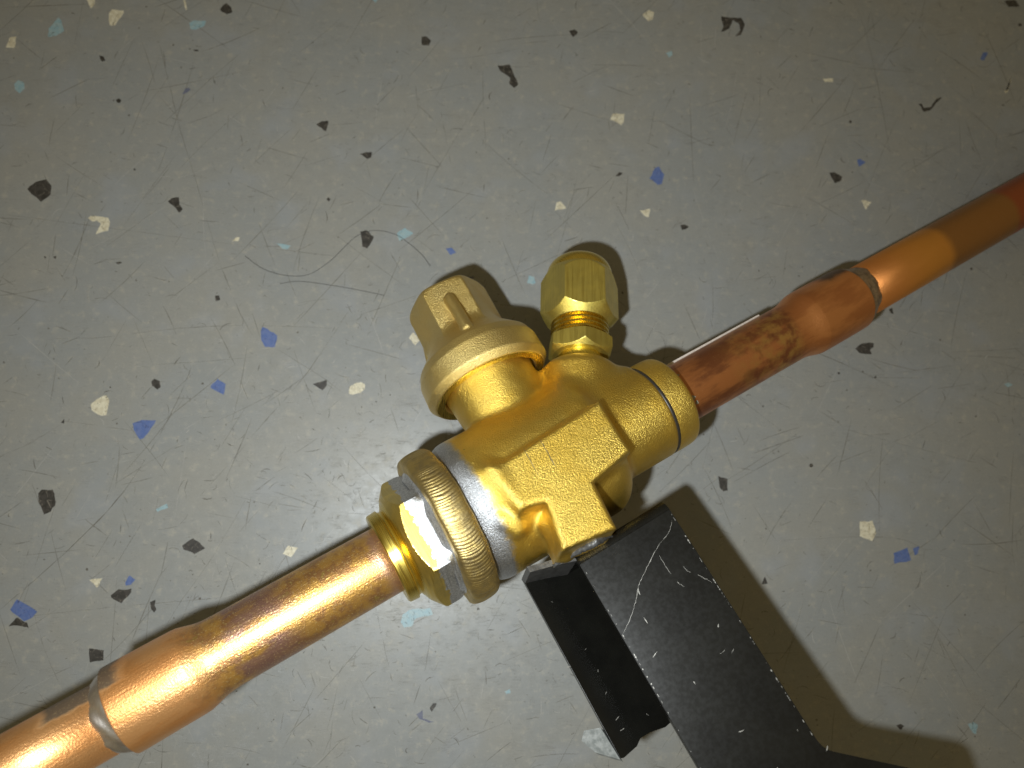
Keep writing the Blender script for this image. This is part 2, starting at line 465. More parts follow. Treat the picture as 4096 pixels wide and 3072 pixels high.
def link_np(name, V, F, mat, parent):
    me = bpy.data.meshes.new(name)
    me.vertices.add(len(V)); me.vertices.foreach_set("co", (V * MM).astype(np.float32).ravel())
    me.loops.add(len(F) * 4); me.loops.foreach_set("vertex_index", F.astype(np.int32).ravel())
    me.polygons.add(len(F)); me.polygons.foreach_set("loop_start", np.arange(0, len(F) * 4, 4, dtype=np.int32))
    me.polygons.foreach_set("use_smooth", np.ones(len(F), bool))
    me.update(calc_edges=True); me.validate()
    me.materials.append(mat)
    o = bpy.data.objects.new(name, me); sc.collection.objects.link(o); o.parent = parent
    return o

# ---------------------------------------------------------------- the floor with its chips and scratches
fl_o = link("floor", [(-900, -800, 0), (1000, -800, 0), (1000, 900, 0), (-900, 900, 0)], [(0, 1, 2, 3)], M['floor'], smooth=False)
fl_o["kind"] = "structure"
CHIPS = [["K",[[-84.99,166.71],[-83.11,165.8],[-81.33,166.58],[-81.96,168.6],[-83.46,170.0],[-84.61,169.07],[-85.57,167.56]]],["W",[[-129.47,167.29],[-128.7,165.94],[-127.77,167.08],[-127.62,169.7],[-130.33,169.57]]],["W",[[-122.39,161.83],[-121.88,159.95],[-120.19,159.91],[-119.09,162.27],[-117.64,164.65],[-117.81,165.62],[-121.67,165.8],[-122.44,164.43]]],["W",[[-155.06,150.26],[-152.22,150.27],[-152.13,154.52],[-154.22,153.86]]],["C",[[-141.73,154.68],[-139.11,155.25],[-136.75,157.18],[-137.94,160.85],[-138.96,162.13],[-141.86,157.81]]],["C",[[-94.81,159.58],[-93.15,159.54],[-90.4,161.22],[-89.99,162.98],[-93.88,162.98],[-95.63,161.86]]],["C",[[-150.61,135.21],[-149.0,133.88],[-147.57,135.6],[-148.03,137.81],[-149.85,138.69],[-151.1,137.14]]],["K",[[-124.14,147.46],[-123.45,146.47],[-122.27,146.86],[-122.98,148.19],[-124.39,148.7]]],["K",[[-117.4,131.82],[-116.48,131.57],[-115.99,132.48],[-116.86,133.23],[-117.72,132.64]]],["N",[[-94.76,136.18],[-93.55,137.35],[-94.26,138.0],[-95.36,137.56],[-96.25,135.56]]],["K",[[-138.72,96.07],[-135.89,98.7],[-135.98,101.9],[-137.73,103.89],[-141.05,102.83],[-143.36,100.36]]],["W",[[-121.84,89.78],[-120.39,90.08],[-119.09,89.05],[-119.71,87.72],[-120.41,85.43],[-116.7,86.73],[-116.29,89.65],[-117.06,91.22],[-119.53,91.53],[-122.49,91.72],[-123.39,90.8]]],["K",[[-96.13,95.49],[-94.51,93.49],[-93.45,94.75],[-94.54,96.33],[-94.96,98.85],[-97.32,98.41],[-98.34,97.3]]],["K",[[-50.23,125.39],[-47.73,123.79],[-47.03,127.46],[-49.27,127.39],[-51.04,126.2]]],["K",[[-45.88,98.65],[-45.39,99.42],[-46.04,100.17],[-46.68,99.5]]],["W",[[-74.77,84.16],[-74.45,85.55],[-75.59,85.42],[-76.76,84.12]]],["C",[[-60.39,81.83],[-58.87,81.7],[-57.68,83.06],[-60.46,83.53],[-62.48,83.75]]],["K",[[-110.02,107.77],[-109.44,107.95],[-109.68,108.48],[-110.23,108.46]]],["K",[[-93.06,151.53],[-91.73,151.64],[-92.17,152.08],[-93.61,152.02]]],["W",[[-97.02,166.69],[-96.63,167.05],[-97.48,170.52],[-98.1,170.5]]],["K",[[-15.92,157.12],[-13.5,156.93],[-12.72,158.73],[-14.48,160.36],[-16.09,160.06]]],["K",[[11.95,148.0],[14.93,146.07],[14.83,143.45],[16.56,142.06],[17.91,143.56],[15.91,148.45],[14.93,150.76],[10.59,150.29]]],["K",[[37.47,162.35],[39.15,164.1],[38.06,165.37],[36.12,164.69]]],["W",[[64.67,169.68],[66.38,170.54],[67.02,173.31],[65.07,174.13],[62.77,172.2]]],["C",[[71.83,155.89],[73.09,156.66],[73.03,158.46],[70.87,157.47]]],["W",[[52.88,130.32],[54.06,129.38],[55.09,131.26],[55.25,133.7],[51.03,133.55],[50.16,131.38]]],["K",[[-33.67,114.29],[-32.38,114.67],[-32.02,116.57],[-33.99,116.68],[-36.05,115.95]]],["B",[[66.47,107.71],[67.84,108.2],[68.77,111.63],[66.95,114.53],[65.56,113.81],[63.55,110.06]]],["K",[[52.99,110.6],[54.2,111.66],[53.02,112.02],[51.64,110.56]]],["W",[[34.28,98.33],[32.44,100.78],[31.11,100.47],[30.29,97.4]]],["W",[[61.54,96.25],[62.88,95.84],[63.4,98.98],[59.82,98.33]]],["K",[[-34.3,83.32],[-32.74,82.55],[-30.56,86.63],[-33.19,88.99],[-35.11,88.41]]],["C",[[-22.08,85.37],[-19.79,86.61],[-17.51,88.28],[-20.38,90.11],[-22.91,88.16]]],["B",[[-5.01,80.9],[-3.11,81.86],[-4.53,83.45],[-6.59,83.13]]],["K",[[74.35,91.56],[75.71,91.87],[76.82,92.73],[75.5,93.54],[73.86,93.22]]],["C",[[-32.4,172.37],[-31.63,173.95],[-33.78,173.85]]],["K",[[92.32,168.95],[91.42,166.6],[94.44,168.13],[95.74,171.54],[97.97,170.42],[98.42,167.7],[96.59,165.18],[98.62,165.88],[100.24,169.91],[98.93,172.6],[95.21,172.44],[91.69,172.89]]],["K",[[164.91,138.33],[167.29,139.01],[171.14,143.05],[172.12,144.29],[170.02,143.61],[168.0,140.53],[165.04,139.83],[164.31,141.48],[163.13,141.26]]],["W",[[128.8,148.56],[131.8,148.8],[131.77,150.12],[128.02,149.85]]],["B",[[189.74,159.46],[191.55,162.74],[189.76,162.67],[188.3,159.84]]],["B",[[139.13,116.69],[141.64,118.4],[139.91,119.51],[138.63,119.18]]],["K",[[129.09,111.66],[129.94,110.07],[132.26,111.18],[132.64,112.63],[129.94,114.28],[128.12,113.94]]],["W",[[140.5,100.63],[142.67,103.43],[140.2,104.22],[139.05,103.9]]],["W",[[196.73,146.71],[197.71,147.66],[199.48,153.22],[198.14,148.89],[196.23,147.6]]],["K",[[201.58,181.61],[205.86,182.13],[204.31,184.59],[199.99,183.75]]],["K",[[204.67,173.88],[205.89,174.06],[205.71,175.18],[204.59,174.82]]],["K",[[136.67,133.13],[137.58,133.04],[137.53,133.98],[136.74,134.07]]],["B",[[-65.77,50.92],[-64.28,48.65],[-61.33,48.69],[-60.78,52.53],[-64.09,54.79],[-65.59,55.28],[-66.0,53.74]]],["B",[[-80.82,35.09],[-76.69,32.99],[-76.21,36.39],[-78.82,38.11],[-80.86,35.84]]],["K",[[-45.51,34.68],[-44.33,36.2],[-44.26,38.22],[-48.78,36.66]]],["W",[[-116.97,27.62],[-114.01,25.93],[-112.38,26.18],[-111.88,30.6],[-112.89,32.57],[-115.84,31.06],[-117.45,29.33]]],["B",[[-103.25,20.87],[-101.66,18.54],[-100.51,18.94],[-98.79,21.38],[-97.12,24.57],[-101.4,24.69],[-104.25,23.55]]],["K",[[-99.09,35.66],[-97.34,34.44],[-96.43,35.19],[-96.81,37.18],[-98.54,37.91],[-99.42,36.9]]],["K",[[-80.8,63.64],[-79.59,64.08],[-79.93,65.63],[-81.29,65.34]]],["K",[[-125.06,23.41],[-125.19,24.87],[-126.02,23.65]]],["C",[[-94.66,-3.97],[-91.48,-2.65],[-92.03,-1.46],[-95.18,-3.12]]],["K",[[-112.65,75.44],[-111.47,75.99],[-111.99,76.39],[-113.52,76.05]]],["K",[[-135.65,76.73],[-135.34,77.51],[-136.08,77.75]]],["K",[[-132.38,76.8],[-132.23,77.84],[-133.17,77.56]]],["K",[[-130.5,-0.93],[-128.55,-4.64],[-126.61,-3.85],[-125.46,-0.93],[-126.03,1.66],[-126.61,2.87],[-129.91,2.87],[-130.82,1.83]]],["K",[[-86.0,-15.43],[-82.67,-16.81],[-79.54,-15.11],[-81.18,-13.39],[-83.32,-12.01],[-86.52,-14.23]]],["W",[[-112.03,-25.6],[-110.94,-26.71],[-109.66,-23.94],[-113.46,-24.42]]],["B",[[-102.57,-26.17],[-100.98,-25.85],[-99.82,-24.34],[-101.69,-23.15],[-102.71,-25.16]]],["K",[[-106.54,-29.65],[-105.49,-30.33],[-103.41,-31.34],[-100.81,-28.19],[-100.73,-27.02],[-104.56,-27.16],[-106.76,-28.98]]],["K",[[-94.6,-32.92],[-93.51,-34.2],[-92.97,-33.27],[-93.48,-32.26],[-93.44,-30.43],[-94.97,-31.08]]],["B",[[-133.33,-34.88],[-131.39,-36.37],[-129.05,-35.18],[-127.88,-33.61],[-134.14,-29.92],[-135.82,-32.88]]],["K",[[-131.74,-37.85],[-129.9,-38.36],[-130.54,-36.71],[-131.47,-36.54],[-133.46,-35.27],[-133.93,-35.46],[-135.73,-37.8]]],["K",[[-111.31,-48.49],[-108.88,-48.07],[-107.41,-47.93],[-107.55,-44.99],[-110.48,-44.63],[-111.81,-44.45]]],["K",[[134.78,49.13],[138.57,48.8],[138.26,50.52],[139.58,51.34],[139.68,52.69],[135.58,52.52],[133.0,50.72]]],["K",[[146.29,63.64],[147.45,63.0],[147.25,65.3],[146.1,64.73]]],["K",[[83.87,3.72],[85.05,2.47],[86.51,2.72],[86.57,6.48],[83.52,7.48]]],["W",[[130.07,-12.05],[134.14,-13.65],[135.65,-11.07],[134.64,-6.97],[130.41,-7.31]]],["B",[[141.12,-20.96],[146.87,-19.81],[145.95,-15.79],[141.08,-17.56]]],["B",[[148.26,-18.33],[149.43,-17.59],[149.93,-15.36],[147.82,-16.1]]],["C",[[186.37,37.92],[187.96,38.85],[186.37,39.53],[184.93,38.98]]],["K",[[114.64,10.49],[115.16,10.39],[115.82,10.8],[115.65,11.51],[114.92,11.61],[114.46,11.0]]],["K",[[126.57,41.63],[127.14,42.11],[126.74,42.58],[126.18,42.26]]],["K",[[139.24,40.43],[139.87,40.81],[139.53,41.34],[138.9,40.91]]],["K",[[139.01,-72.26],[140.32,-71.17],[139.15,-70.52],[137.77,-70.94]]],["C",[[162.81,-73.63],[163.81,-74.03],[164.63,-71.06],[163.14,-70.28],[161.42,-71.0]]],["K",[[98.32,-26.91],[97.46,-24.78],[96.3,-27.11]]],["K",[[-8.9,-64.33],[-7.42,-61.87],[-8.54,-61.85],[-9.52,-63.17]]],["N",[[-12.47,-66.36],[-9.65,-67.44],[-8.26,-67.2],[-11.59,-66.19],[-11.72,-63.71],[-13.61,-65.01]]],["C",[[-17.84,-39.41],[-15.41,-39.04],[-14.24,-36.69],[-8.96,-35.55],[-9.81,-33.56],[-15.51,-33.9],[-18.33,-35.46],[-18.89,-37.82]]],["C",[[13.87,-59.52],[15.3,-59.16],[15.09,-57.99],[13.46,-58.74]]],["W",[[-53.23,-17.9],[-51.29,-14.98],[-54.27,-14.38],[-55.81,-16.84]]],["W",[[-16.11,49.86],[-14.64,51.9],[-16.8,54.2],[-18.28,52.32]]],["C",[[22.61,71.17],[23.68,71.81],[23.24,74.0],[21.4,74.28],[20.79,71.76]]],["N",[[1.68,72.36],[3.03,73.08],[2.91,73.79],[1.22,73.28],[0.55,72.45]]],["W",[[-36.95,33.57],[-35.64,33.36],[-33.49,33.93],[-32.01,35.16],[-32.05,36.72],[-33.38,37.48],[-35.32,37.02],[-36.81,36.0],[-37.19,34.45]]]]
def chip_mesh(col, pts):
    P = []
    n = len(pts)
    for i in range(n):                      # ragged outline: each side broken once, corners kept
        a = np.array(pts[i]); b = np.array(pts[(i + 1) % n])
        P.append(a)
        L = np.linalg.norm(b - a)
        for f in (0.33, 0.68):
            nrm = np.array([-(b - a)[1], (b - a)[0]]) / max(L, 1e-6)
            P.append(a + (b - a) * f + nrm * rng.normal(0, 0.035) * L)
    n = len(P); h = 0.05
    V = [(p[0], p[1], h) for p in P] + [(p[0], p[1], -0.2) for p in P]
    F = [tuple(range(n)) if area(P) > 0 else tuple(range(n))[::-1]]
    for i in range(n):
        j = (i + 1) % n
        F.append((i, n + i, n + j, j))
    return V, F
def area(P): return sum(P[i - 1][0] * P[i][1] - P[i][0] * P[i - 1][1] for i in range(len(P)))
for c in CHIPS:
    V, F = chip_mesh(c[0], c[1])
    link("colour_chip", V, F, M[c[0]], fl_o, smooth=False)

def ribbon(pts, w, z, V, F, jit=0.0, taper=True):
    pts = [np.array(p, float) for p in pts]
    n = len(pts); base = len(V)
    for i, p in enumerate(pts):
        d = pts[min(i + 1, n - 1)] - pts[max(i - 1, 0)]
        L = np.linalg.norm(d); nr = np.array([-d[1], d[0]]) / max(L, 1e-9)
        f = 1.0
        if taper: f = 0.15 + 0.85 * math.sin(math.pi * min(max(i / (n - 1), 0.0), 1.0)) ** 0.6
        f *= 1 + jit * rng.normal()
        hw = max(w * f, 0.012) / 2
        q = p + nr * hw; r = p - nr * hw
        V.append((q[0], q[1], z)); V.append((r[0], r[1], z))
    for i in range(n - 1):
        F.append((base + 2 * i, base + 2 * i + 1, base + 2 * i + 3, base + 2 * i + 2))
def dense(pts, step=2.0):
    pts = smooth_prof(pts, 8) if len(pts) > 2 else pts
    out = [np.array(pts[0], float)]
    for a, b in zip(pts[:-1], pts[1:]):
        a = np.array(a, float); b = np.array(b, float)
        k = max(1, int(np.linalg.norm(b - a) / step))
        for i in range(1, k + 1): out.append(a + (b - a) * i / k)
    return out
LINES = [[[-138.76,-32.92],[-125.13,-20.08],[-110.01,-3.96],[-102.23,7.43],[-95.03,21.39],[-90.1,33.24],[-87.34,41.8]],[[-81.94,1.15],[-73.04,11.85],[-64.02,23.64],[-56.16,33.09],[-49.77,41.77],[-40.23,57.28]],[[-104.88,153.34],[-100.47,138.17],[-95.92,122.26],[-88.54,101.16],[-81.23,78.93],[-77.79,70.67],[-72.72,59.25],[-68.38,52.23]],[[-131.04,50.44],[-113.96,51.28],[-94.81,54.14],[-70.62,55.73],[-40.9,55.09]],[[-151.14,91.66],[-116.85,87.77],[-83.0,83.81],[-40.68,79.48]],[[-60.81,48.2],[-46.27,39.23],[-39.45,34.3]],[[-128.17,24.68],[-103.96,21.33]],[[-131.05,-35.02],[-102.58,-32.16],[-65.59,-29.45]],[[-91.75,-42.17],[-85.9,-31.08],[-77.53,-18.25],[-66.81,2.16]],[[-26.64,-33.39],[-24.72,-41.29],[-21.12,-55.27]],[[-9.49,-40.91],[-11.16,-51.6],[-14.49,-62.38]],[[141.98,181.68],[145.3,169.37],[147.66,154.25],[150.03,133.31],[151.11,118.71]],[[153.26,115.81],[156.91,118.54],[168.1,122.75],[176.07,126.54]],[[181.12,161.65],[189.53,156.83],[197.34,163.61],[206.29,170.14]],[[118.36,38.28],[139.6,41.51],[166.62,45.02]],[[143.87,54.42],[154.04,44.23]],[[166.57,49.87],[193.43,51.51]],[[120.25,10.63],[150.98,21.57]],[[94.05,-13.67],[138.34,-12.34],[153.28,-16.87],[176.86,-24.58]],[[121.19,24.98],[137.68,20.41],[156.63,15.84],[172.49,12.02]],[[5.48,148.64],[5.72,134.74],[6.42,124.48],[6.78,117.7]],[[-8.98,132.5],[-7.27,124.03],[-5.23,113.13]],[[-16.55,96.23],[-12.06,107.08],[1.88,132.88]],[[33.45,94.2],[37.07,103.45],[43.63,112.06]],[[-143.34,13.19],[-135.39,16.82],[-123.56,24.86]],[[-133.16,-35.4],[-127.89,-12.19],[-124.4,2.55]],[[-129.44,-32.06],[-124.97,-44.19],[-119.34,-54.87]]]
HAIRS = [[[-72.3,79.12],[-66.56,74.98],[-58.97,72.76],[-51.48,73.22],[-44.87,77.8],[-41.07,81.87],[-36.19,86.81],[-30.12,88.89],[-23.32,87.59],[-18.64,84.47],[-14.56,80.85],[-11.57,76.89]],[[-60.64,69.9],[-53.94,70.81],[-40.63,69.17],[-26.63,66.59]]]
def arc(x, y, ang, L, curv, n):
    pts = []; p = np.array([x, y], float); a = ang - curv / 2
    for i in range(n + 1):
        pts.append(p.copy()); p = p + np.array([math.cos(a), math.sin(a)]) * L / n; a += curv / n
    return pts
sets = {k: ([], []) for k in ('scratch', 'soft', 'light')}
for l in LINES:
    d = dense(l)
    d = [p + rng.normal(0, 0.05, 2) for p in d]
    cut = rng.random(len(d)) < 0.10
    segs, cur = [], []
    for p_, c_ in zip(d, cut):
        cur.append(p_)
        if c_ and len(cur) > 2: segs.append(cur); cur = []
    if len(cur) > 2: segs.append(cur)
    for d in segs: ribbon(d, 0.17 if LINES.index(l) < 3 else 0.12, 0.015, *sets['scratch' if LINES.index(l) in (0, 9, 10) else 'soft'], jit=0.45, taper=True)
X0, X1, Y0, Y1 = -175, 225, -100, 200
dirs = [0.75, 0.95, 1.15, 1.45, 2.0, 2.5, 0.1, 0.45, 2.9]
for i in range(1100):                        # long faint straight scratches
    ang = random.choice(dirs) + random.gauss(0, 0.12)
    L = random.choice([5, 7, 9, 12, 18, 30]) * random.uniform(0.6, 1.3)
    p = arc(random.uniform(X0, X1), random.uniform(Y0, Y1), ang, L, random.gauss(0, 0.10), 10)
    k = random.choice(['soft', 'soft', 'soft', 'soft', 'scratch', 'light'])
    ribbon(p, random.uniform(0.06, 0.15) * (1.0 if k != 'soft' else 1.5), 0.010 + 0.004 * (i % 3), *sets[k], jit=0.25)
for i in range(2600):                       # short nicks, commas and hooks
    bias = random.random() < 0.35
    x = random.gauss(-20, 60) if bias else random.uniform(X0, X1)
    y = random.gauss(0, 55) if bias else random.uniform(Y0, Y1)
    L = random.choice([0.7, 1.0, 1.6, 2.4, 4.0]) * random.uniform(0.6, 1.4)
    p = arc(x, y, random.uniform(0, 6.28), L, random.gauss(0, 1.1), 6)
    k = random.choice(['scratch', 'scratch', 'soft', 'soft', 'light'])
    ribbon(p, random.uniform(0.07, 0.22), 0.022 + 0.004 * (i % 3), *sets[k], jit=0.3)
for i in range(420):                        # dots of dirt
    x, y = random.uniform(X0, X1), random.uniform(Y0, Y1); r = abs(random.gauss(0, 0.16)) + 0.07
    V, F = sets['scratch']; b = len(V); ph = random.random() * 6
    for k in range(6): V.append((x + r * math.cos(ph + k) * random.uniform(0.6, 1.3), y + r * math.sin(ph + k) * random.uniform(0.6, 1.3), 0.036))
    F.append(tuple(range(b, b + 6)))
for k, nm in (('scratch', 'scratch_marks'), ('soft', 'scuff_marks'), ('light', 'pale_scuff_marks')):
    o = link(nm, *sets[k], M[k], fl_o, smooth=False); o["kind"] = "stuff"

def tube(pts, r, ns=6):
    pts = [np.array(p, float) for p in pts]; V, F = [], []
    for i, p in enumerate(pts):
        d = pts[min(i + 1, len(pts) - 1)] - pts[max(i - 1, 0)]; d /= np.linalg.norm(d)
        u = np.cross(d, (0, 0, 1)); u /= np.linalg.norm(u); w = np.cross(u, d)
        for k in range(ns):
            a = 2 * math.pi * k / ns
            V.append(p + (u * math.cos(a) + w * math.sin(a)) * r)
    for i in range(len(pts) - 1):
        for k in range(ns):
            k2 = (k + 1) % ns
            F.append((i * ns + k, i * ns + k2, (i + 1) * ns + k2, (i + 1) * ns + k))
    return V, F
for l, lab in zip(HAIRS, ("long dark wavy hair lying on the grey floor above the brass valve", "short curved dark hair lying on the floor left of the stem cap")):
    d = [(p[0], p[1], 0.12) for p in dense(l, 1.5)]
    o = link("hair_strand", *tube(d, 0.075), M['hair'])
    o["label"] = lab; o["category"] = "hair"; o["group"] = "loose hairs on the floor"

# ---------------------------------------------------------------- the valve: local axes a (pipe), s (stem), p (towards the viewer)
valve = bpy.data.objects.new("ball_valve", None)
sc.collection.objects.link(valve)
A = [[0.862019,0.477896,-0.168935],[-0.506583,0.823588,-0.255099],[0.017222,0.30548,0.952043]]
mv = Matrix([[A[0][i], A[1][i], A[2][i]] for i in range(3)]).to_4x4()
mv.translation = Vector([q * MM for q in [15.487,4.139,48.0]])
valve.matrix_world = mv
valve["label"] = "brass refrigeration valve with brazed copper tubes and black bracket lying on the speckled floor"
valve["category"] = "valve"

ST = np.array([math.sin(math.radians(5.0)), math.cos(math.radians(5.0)), 0.0])       # stem axis
ST0 = np.array([4.6, 0.0, 0.0])
PD = np.array([0.552, 0.834, 0.0]); PD /= np.linalg.norm(PD)                          # service port axis
PO = np.array([33.6, 23.4, 0.0])

PAD = [(-5.2, 2.0), (22.3, 3.8), (21.4, -11.1), (9.3, -13.1), (7.6, -24.8), (-6.2, -22.8), (-3.3, -11.6), (-9.0, -9.9), (-10.0, 1.5)]
def body_sdf(P):
    a, s, p = P[..., 0], P[..., 1], P[..., 2]
    d = sd_cyl(P, (0, 0, 0), (1, 0, 0), -20.5, 24.0, 18.9, 6.5)
    d = smin(d, sd_cyl(P, (0, 0, 0), (1, 0, 0), 5, 40.6, 13.2, 0.8), 3.0)
    q = P - ST0; tt = q @ ST
    rr = np.sqrt(np.maximum((q * q).sum(-1) - tt * tt, 0))
    neck = smax((rr - (11.3 + np.clip(tt - 15.0, 0, 20) * 0.115)) * 0.99, np.abs(tt - 16.5) - 16.5, 0.6)
    d = smin(d, neck, 1.8)
    boss = sd_cyl(P, PO, PD, -28, -3.0, 10.8, 3.5)
    d = smin(d, boss, 4.5)
    d = smin(d, sd_caps(P, (34, 7, 0), (38, 6, 0), 8.2), 3.0)
    pad = sd_extr(sd_poly2(a, s, PAD), p, 4.0, 20.6, 1.5)
    d = smin(d, pad, 1.5 + 4.5 * np.clip(-(a + 5.5) / 4.0, 0, 1) + 1.3 * np.clip(-(s + 11.0) / 3.0, 0, 1) * (a < 3.0))
    # soft fillet that carries the leg of the pad into the barrel
    d = smin(d, sd_caps(P, (-3.6, -15.0, 14.0), (-3.6, -22.6, 11.5), 1.6), 3.0)
    d = smin(d, sd_caps(P, (-13.0, -9.5, 16.2), (-11.0, -12.5, 14.6), 1.2), 2.5)      # lump beside the pad
    d = d + 0.035 * np.sin(a * 0.9 + s * 0.35) * np.sin(s * 0.8 - p * 0.5) * np.sin(p * 0.7 + a * 0.3)
    return d
V, F = surface_net(body_sdf, (-22, -27, -21), (43, 37, 23), 0.5)
link_np("valve_body", V, F, M['body'], valve)
body = bpy.data.objects["valve_body"]
# two thin parting lines stamped across the pad
for (x0, y0, x1, y1) in ((-0.8, 2.2, -1.4, -5.6), (3.8, 2.2, 3.2, -5.7)):
    V, F = [], []
    ribbon([(x0 + (x1 - x0) * k / 9 + rng.normal(0, 0.05), y0 + (y1 - y0) * k / 9) for k in range(10)], 0.24, 20.66, V, F, jit=0.3)
    link("parting_line", V, F, M['dark_solder'], body, smooth=False)
# collar at the outlet
V, F = sweep(smooth_prof([(41.05, 10.0), (41.1, 12.8), (41.5, 13.15), (44.0, 13.2), (46.9, 13.05), (47.9, 12.5), (48.35, 11.4), (48.4, 9.4), (48.3, 8.5)], 4), (0, 0, 0), (1, 0, 0), 96)
link("collar", V, F, M['collar'], valve)

link("groove_line", *sweep([(40.2, 12.9), (40.4, 13.12), (41.15, 13.12), (41.3, 12.8)], (0, 0, 0), (1, 0, 0), 96, close=False), M['hair'], valve)  # dark ring paints the groove's shade against bright bounce light
link("seat_line", *sweep([(48.0, 9.6), (48.5, 9.7), (48.8, 9.0), (48.9, 8.3)], (0, 0, 0), (1, 0, 0), 96, close=False), M['hair'], valve)
# stem cap
def stem_sdf(P):
    q = P - ST0
    t = q @ ST
    e1 = np.array([ST[1], -ST[0], 0.0])
    x = q @ e1; z = q[..., 2]
    r = np.sqrt(x * x + z * z)
    skirt = [(0, 28.2), (16.2, 28.2), (17.5, 29.8), (17.3, 35.2), (16.4, 37.6), (12.2, 42.0), (9.5, 45.5), (7.0, 50.0), (0, 50.0)]
    d = sd_poly2(r, t, skirt) - 0.4
    ro = math.radians(-8)
    xr = x * math.cos(ro) - z * math.sin(ro); zr = x * math.sin(ro) + z * math.cos(ro)
    hx = np.maximum(np.abs(zr), np.abs(zr) * 0.5 + np.abs(xr) * 0.866) - 10.3
    head = sd_extr(hx, t, 40.0, 59.0, 0.8)
    head = smax(head, r + (t - 59.0) * 0.75 - 11.0, 1.2)
    d = smin(d, head, 1.5)
    # raised rib on every second face
    for k in range(3):
        an = ro + k * 2 * math.pi / 3
        dx, dz = -math.sin(-an), math.cos(-an)
        e = e1 * dx + np.array([0, 0, 1.0]) * dz
        d = smin(d, sd_caps(P, ST0 + ST * 52.0 + e * 10.9, ST0 + ST * 40.0 + e * 14.2, 1.7), 0.35)
    hole = sd_cyl(P, ST0, ST, 20, 32.5, 13.6, 0.5)
    return smax(d, -hole, 0.5)
V, F = surface_net(stem_sdf, (-16, 24, -20), (32, 66, 20), 0.42)
link_np("stem_cap", V, F, M['cap'], valve)
link("cap_rim", *sweep([(28.9, 13.7), (27.7, 13.9), (27.6, 15.9), (28.0, 16.4), (29.5, 17.75), (29.9, 17.8), (30.2, 17.5)], ST0, ST, 96, close=False), M['turned'], bpy.data.objects["stem_cap"], sharp=40)

# service port: neck, hexagon, thread, flare cap
port = link("service_port", *sweep([(-4.5, 6.4), (-0.6, 6.4), (-0.4, 6.2), (0.6, 6.2)], PO, PD, 64), M['turned'], valve, sharp=35)
hx = hexr(9.7)
prof = [(-0.3, 8.0), (0.0, 8.3)] + [(0.0 + 0.10 * k, 9.0) for k in range(1, 13)] + [(4.2, 9.7)] + [(4.2 + 0.1 * k, 9.7) for k in range(1, 9)] + [(5.1, 7.6)]
def hex_cham(R, t0, t1, s0, s1, r0, r1):
    f = hexr(R)
    return lambda th, t, r: min(f(th), r0 + (t - t0) * s0, r1 + (t1 - t) * s1) if r > 0 else r
o = link("hex_flats", *sweep([(t, 1) for t in np.concatenate([[0.0], np.linspace(0.05, 1.3, 14), np.linspace(1.5, 4.3, 6), np.linspace(4.4, 5.2, 10)])], PO, PD, 180, hex_cham(9.7, 0.0, 5.2, 1.2, 2.2, 7.9, 8.6), roll=math.pi / 6), M['port'], port, sharp=25)
pr = [(5.2, 7.4)]
for k in range(4):
    t = 5.5 + k * 1.45
    pr += [(t, 7.4), (t + 0.35, 8.35), (t + 0.75, 8.35), (t + 1.1, 7.4)]
pr += [(12.5, 7.4)]
link("thread", *sweep(pr, PO, PD, 72), M['turned'], port, sharp=50)
capm = link("port_cap", *sweep([(t, 1) for t in np.concatenate([np.linspace(10.4, 14.0, 22), np.linspace(14.5, 24.0, 8), np.linspace(24.2, 27.2, 22)])], PO, PD, 240,
            hex_cham(11.5, 10.4, 27.2, 0.95, 0.62, 8.3, 9.75)), M['port'], port, sharp=22)
link("cap_dome", *sweep(smooth_prof([(27.0, 9.76), (28.6, 9.6), (30.4, 8.8), (31.8, 7.2), (32.6, 4.8), (32.9, 2.0), (32.9, 0.05)], 5), PO, PD, 96), M['turned'], capm, sharp=60)

# inlet: stepped nut, weld bead
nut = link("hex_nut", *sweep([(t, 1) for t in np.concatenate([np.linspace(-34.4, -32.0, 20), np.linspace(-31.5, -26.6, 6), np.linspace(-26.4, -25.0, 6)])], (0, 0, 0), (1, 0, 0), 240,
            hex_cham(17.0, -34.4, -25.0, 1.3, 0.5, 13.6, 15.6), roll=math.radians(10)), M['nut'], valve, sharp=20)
link("nut_shoulder", *sweep([(-39.1, 8.6), (-39.1, 11.2), (-38.8, 11.6), (-36.5, 11.8), (-36.2, 11.2), (-35.6, 11.1), (-35.2, 11.8), (-34.7, 12.9), (-34.2, 13.6), (-33.0, 13.6)], (0, 0, 0), (1, 0, 0), 96), M['turned'], nut, sharp=30)
def weld():
    ns, nt = 30, 1800
    V, F = [], []
    for j in range(nt):
        th = 2 * math.pi * j / nt
        wob = 0.22 * math.sin(2 * th + 1) + 0.06 * math.sin(7 * th) + 0.05 * math.sin(17 * th)
        for i in range(ns):
            q = (i / (ns - 1) * 2 - 1) * 1.12
            hgt = math.sqrt(max(0.0, 1 - min(q * q, 1.0)))
            ph = 150 * th + 8.0 * (1 - q * q) + 1.6 * math.sin(11 * th) + 1.3 * math.sin(23 * th + 1) + 0.8 * math.sin(41 * th)
            amp = 0.10 + 0.05 * math.sin(13 * th) * math.sin(5 * th + 2)
            rip = (0.5 + 0.5 * math.sin(ph)) ** 0.6 * amp * min(1.0, hgt * 1.3)
            r = 18.3 + 2.05 * hgt ** 0.55 + rip + 0.08 * math.sin(9 * th)
            if abs(q) > 1.0: r -= (abs(q) - 1.0) * 22
            V.append((-22.3 + 3.85 * max(-1.02, min(1.02, q)) + wob, r * math.sin(th), r * math.cos(th)))
    for j in range(nt):
        j2 = (j + 1) % nt
        for i in range(ns - 1):
            F.append((j * ns + i, j2 * ns + i, j2 * ns + i + 1, j * ns + i + 1))
    return V, F
link("weld_bead", *weld(), M['weld'], valve)

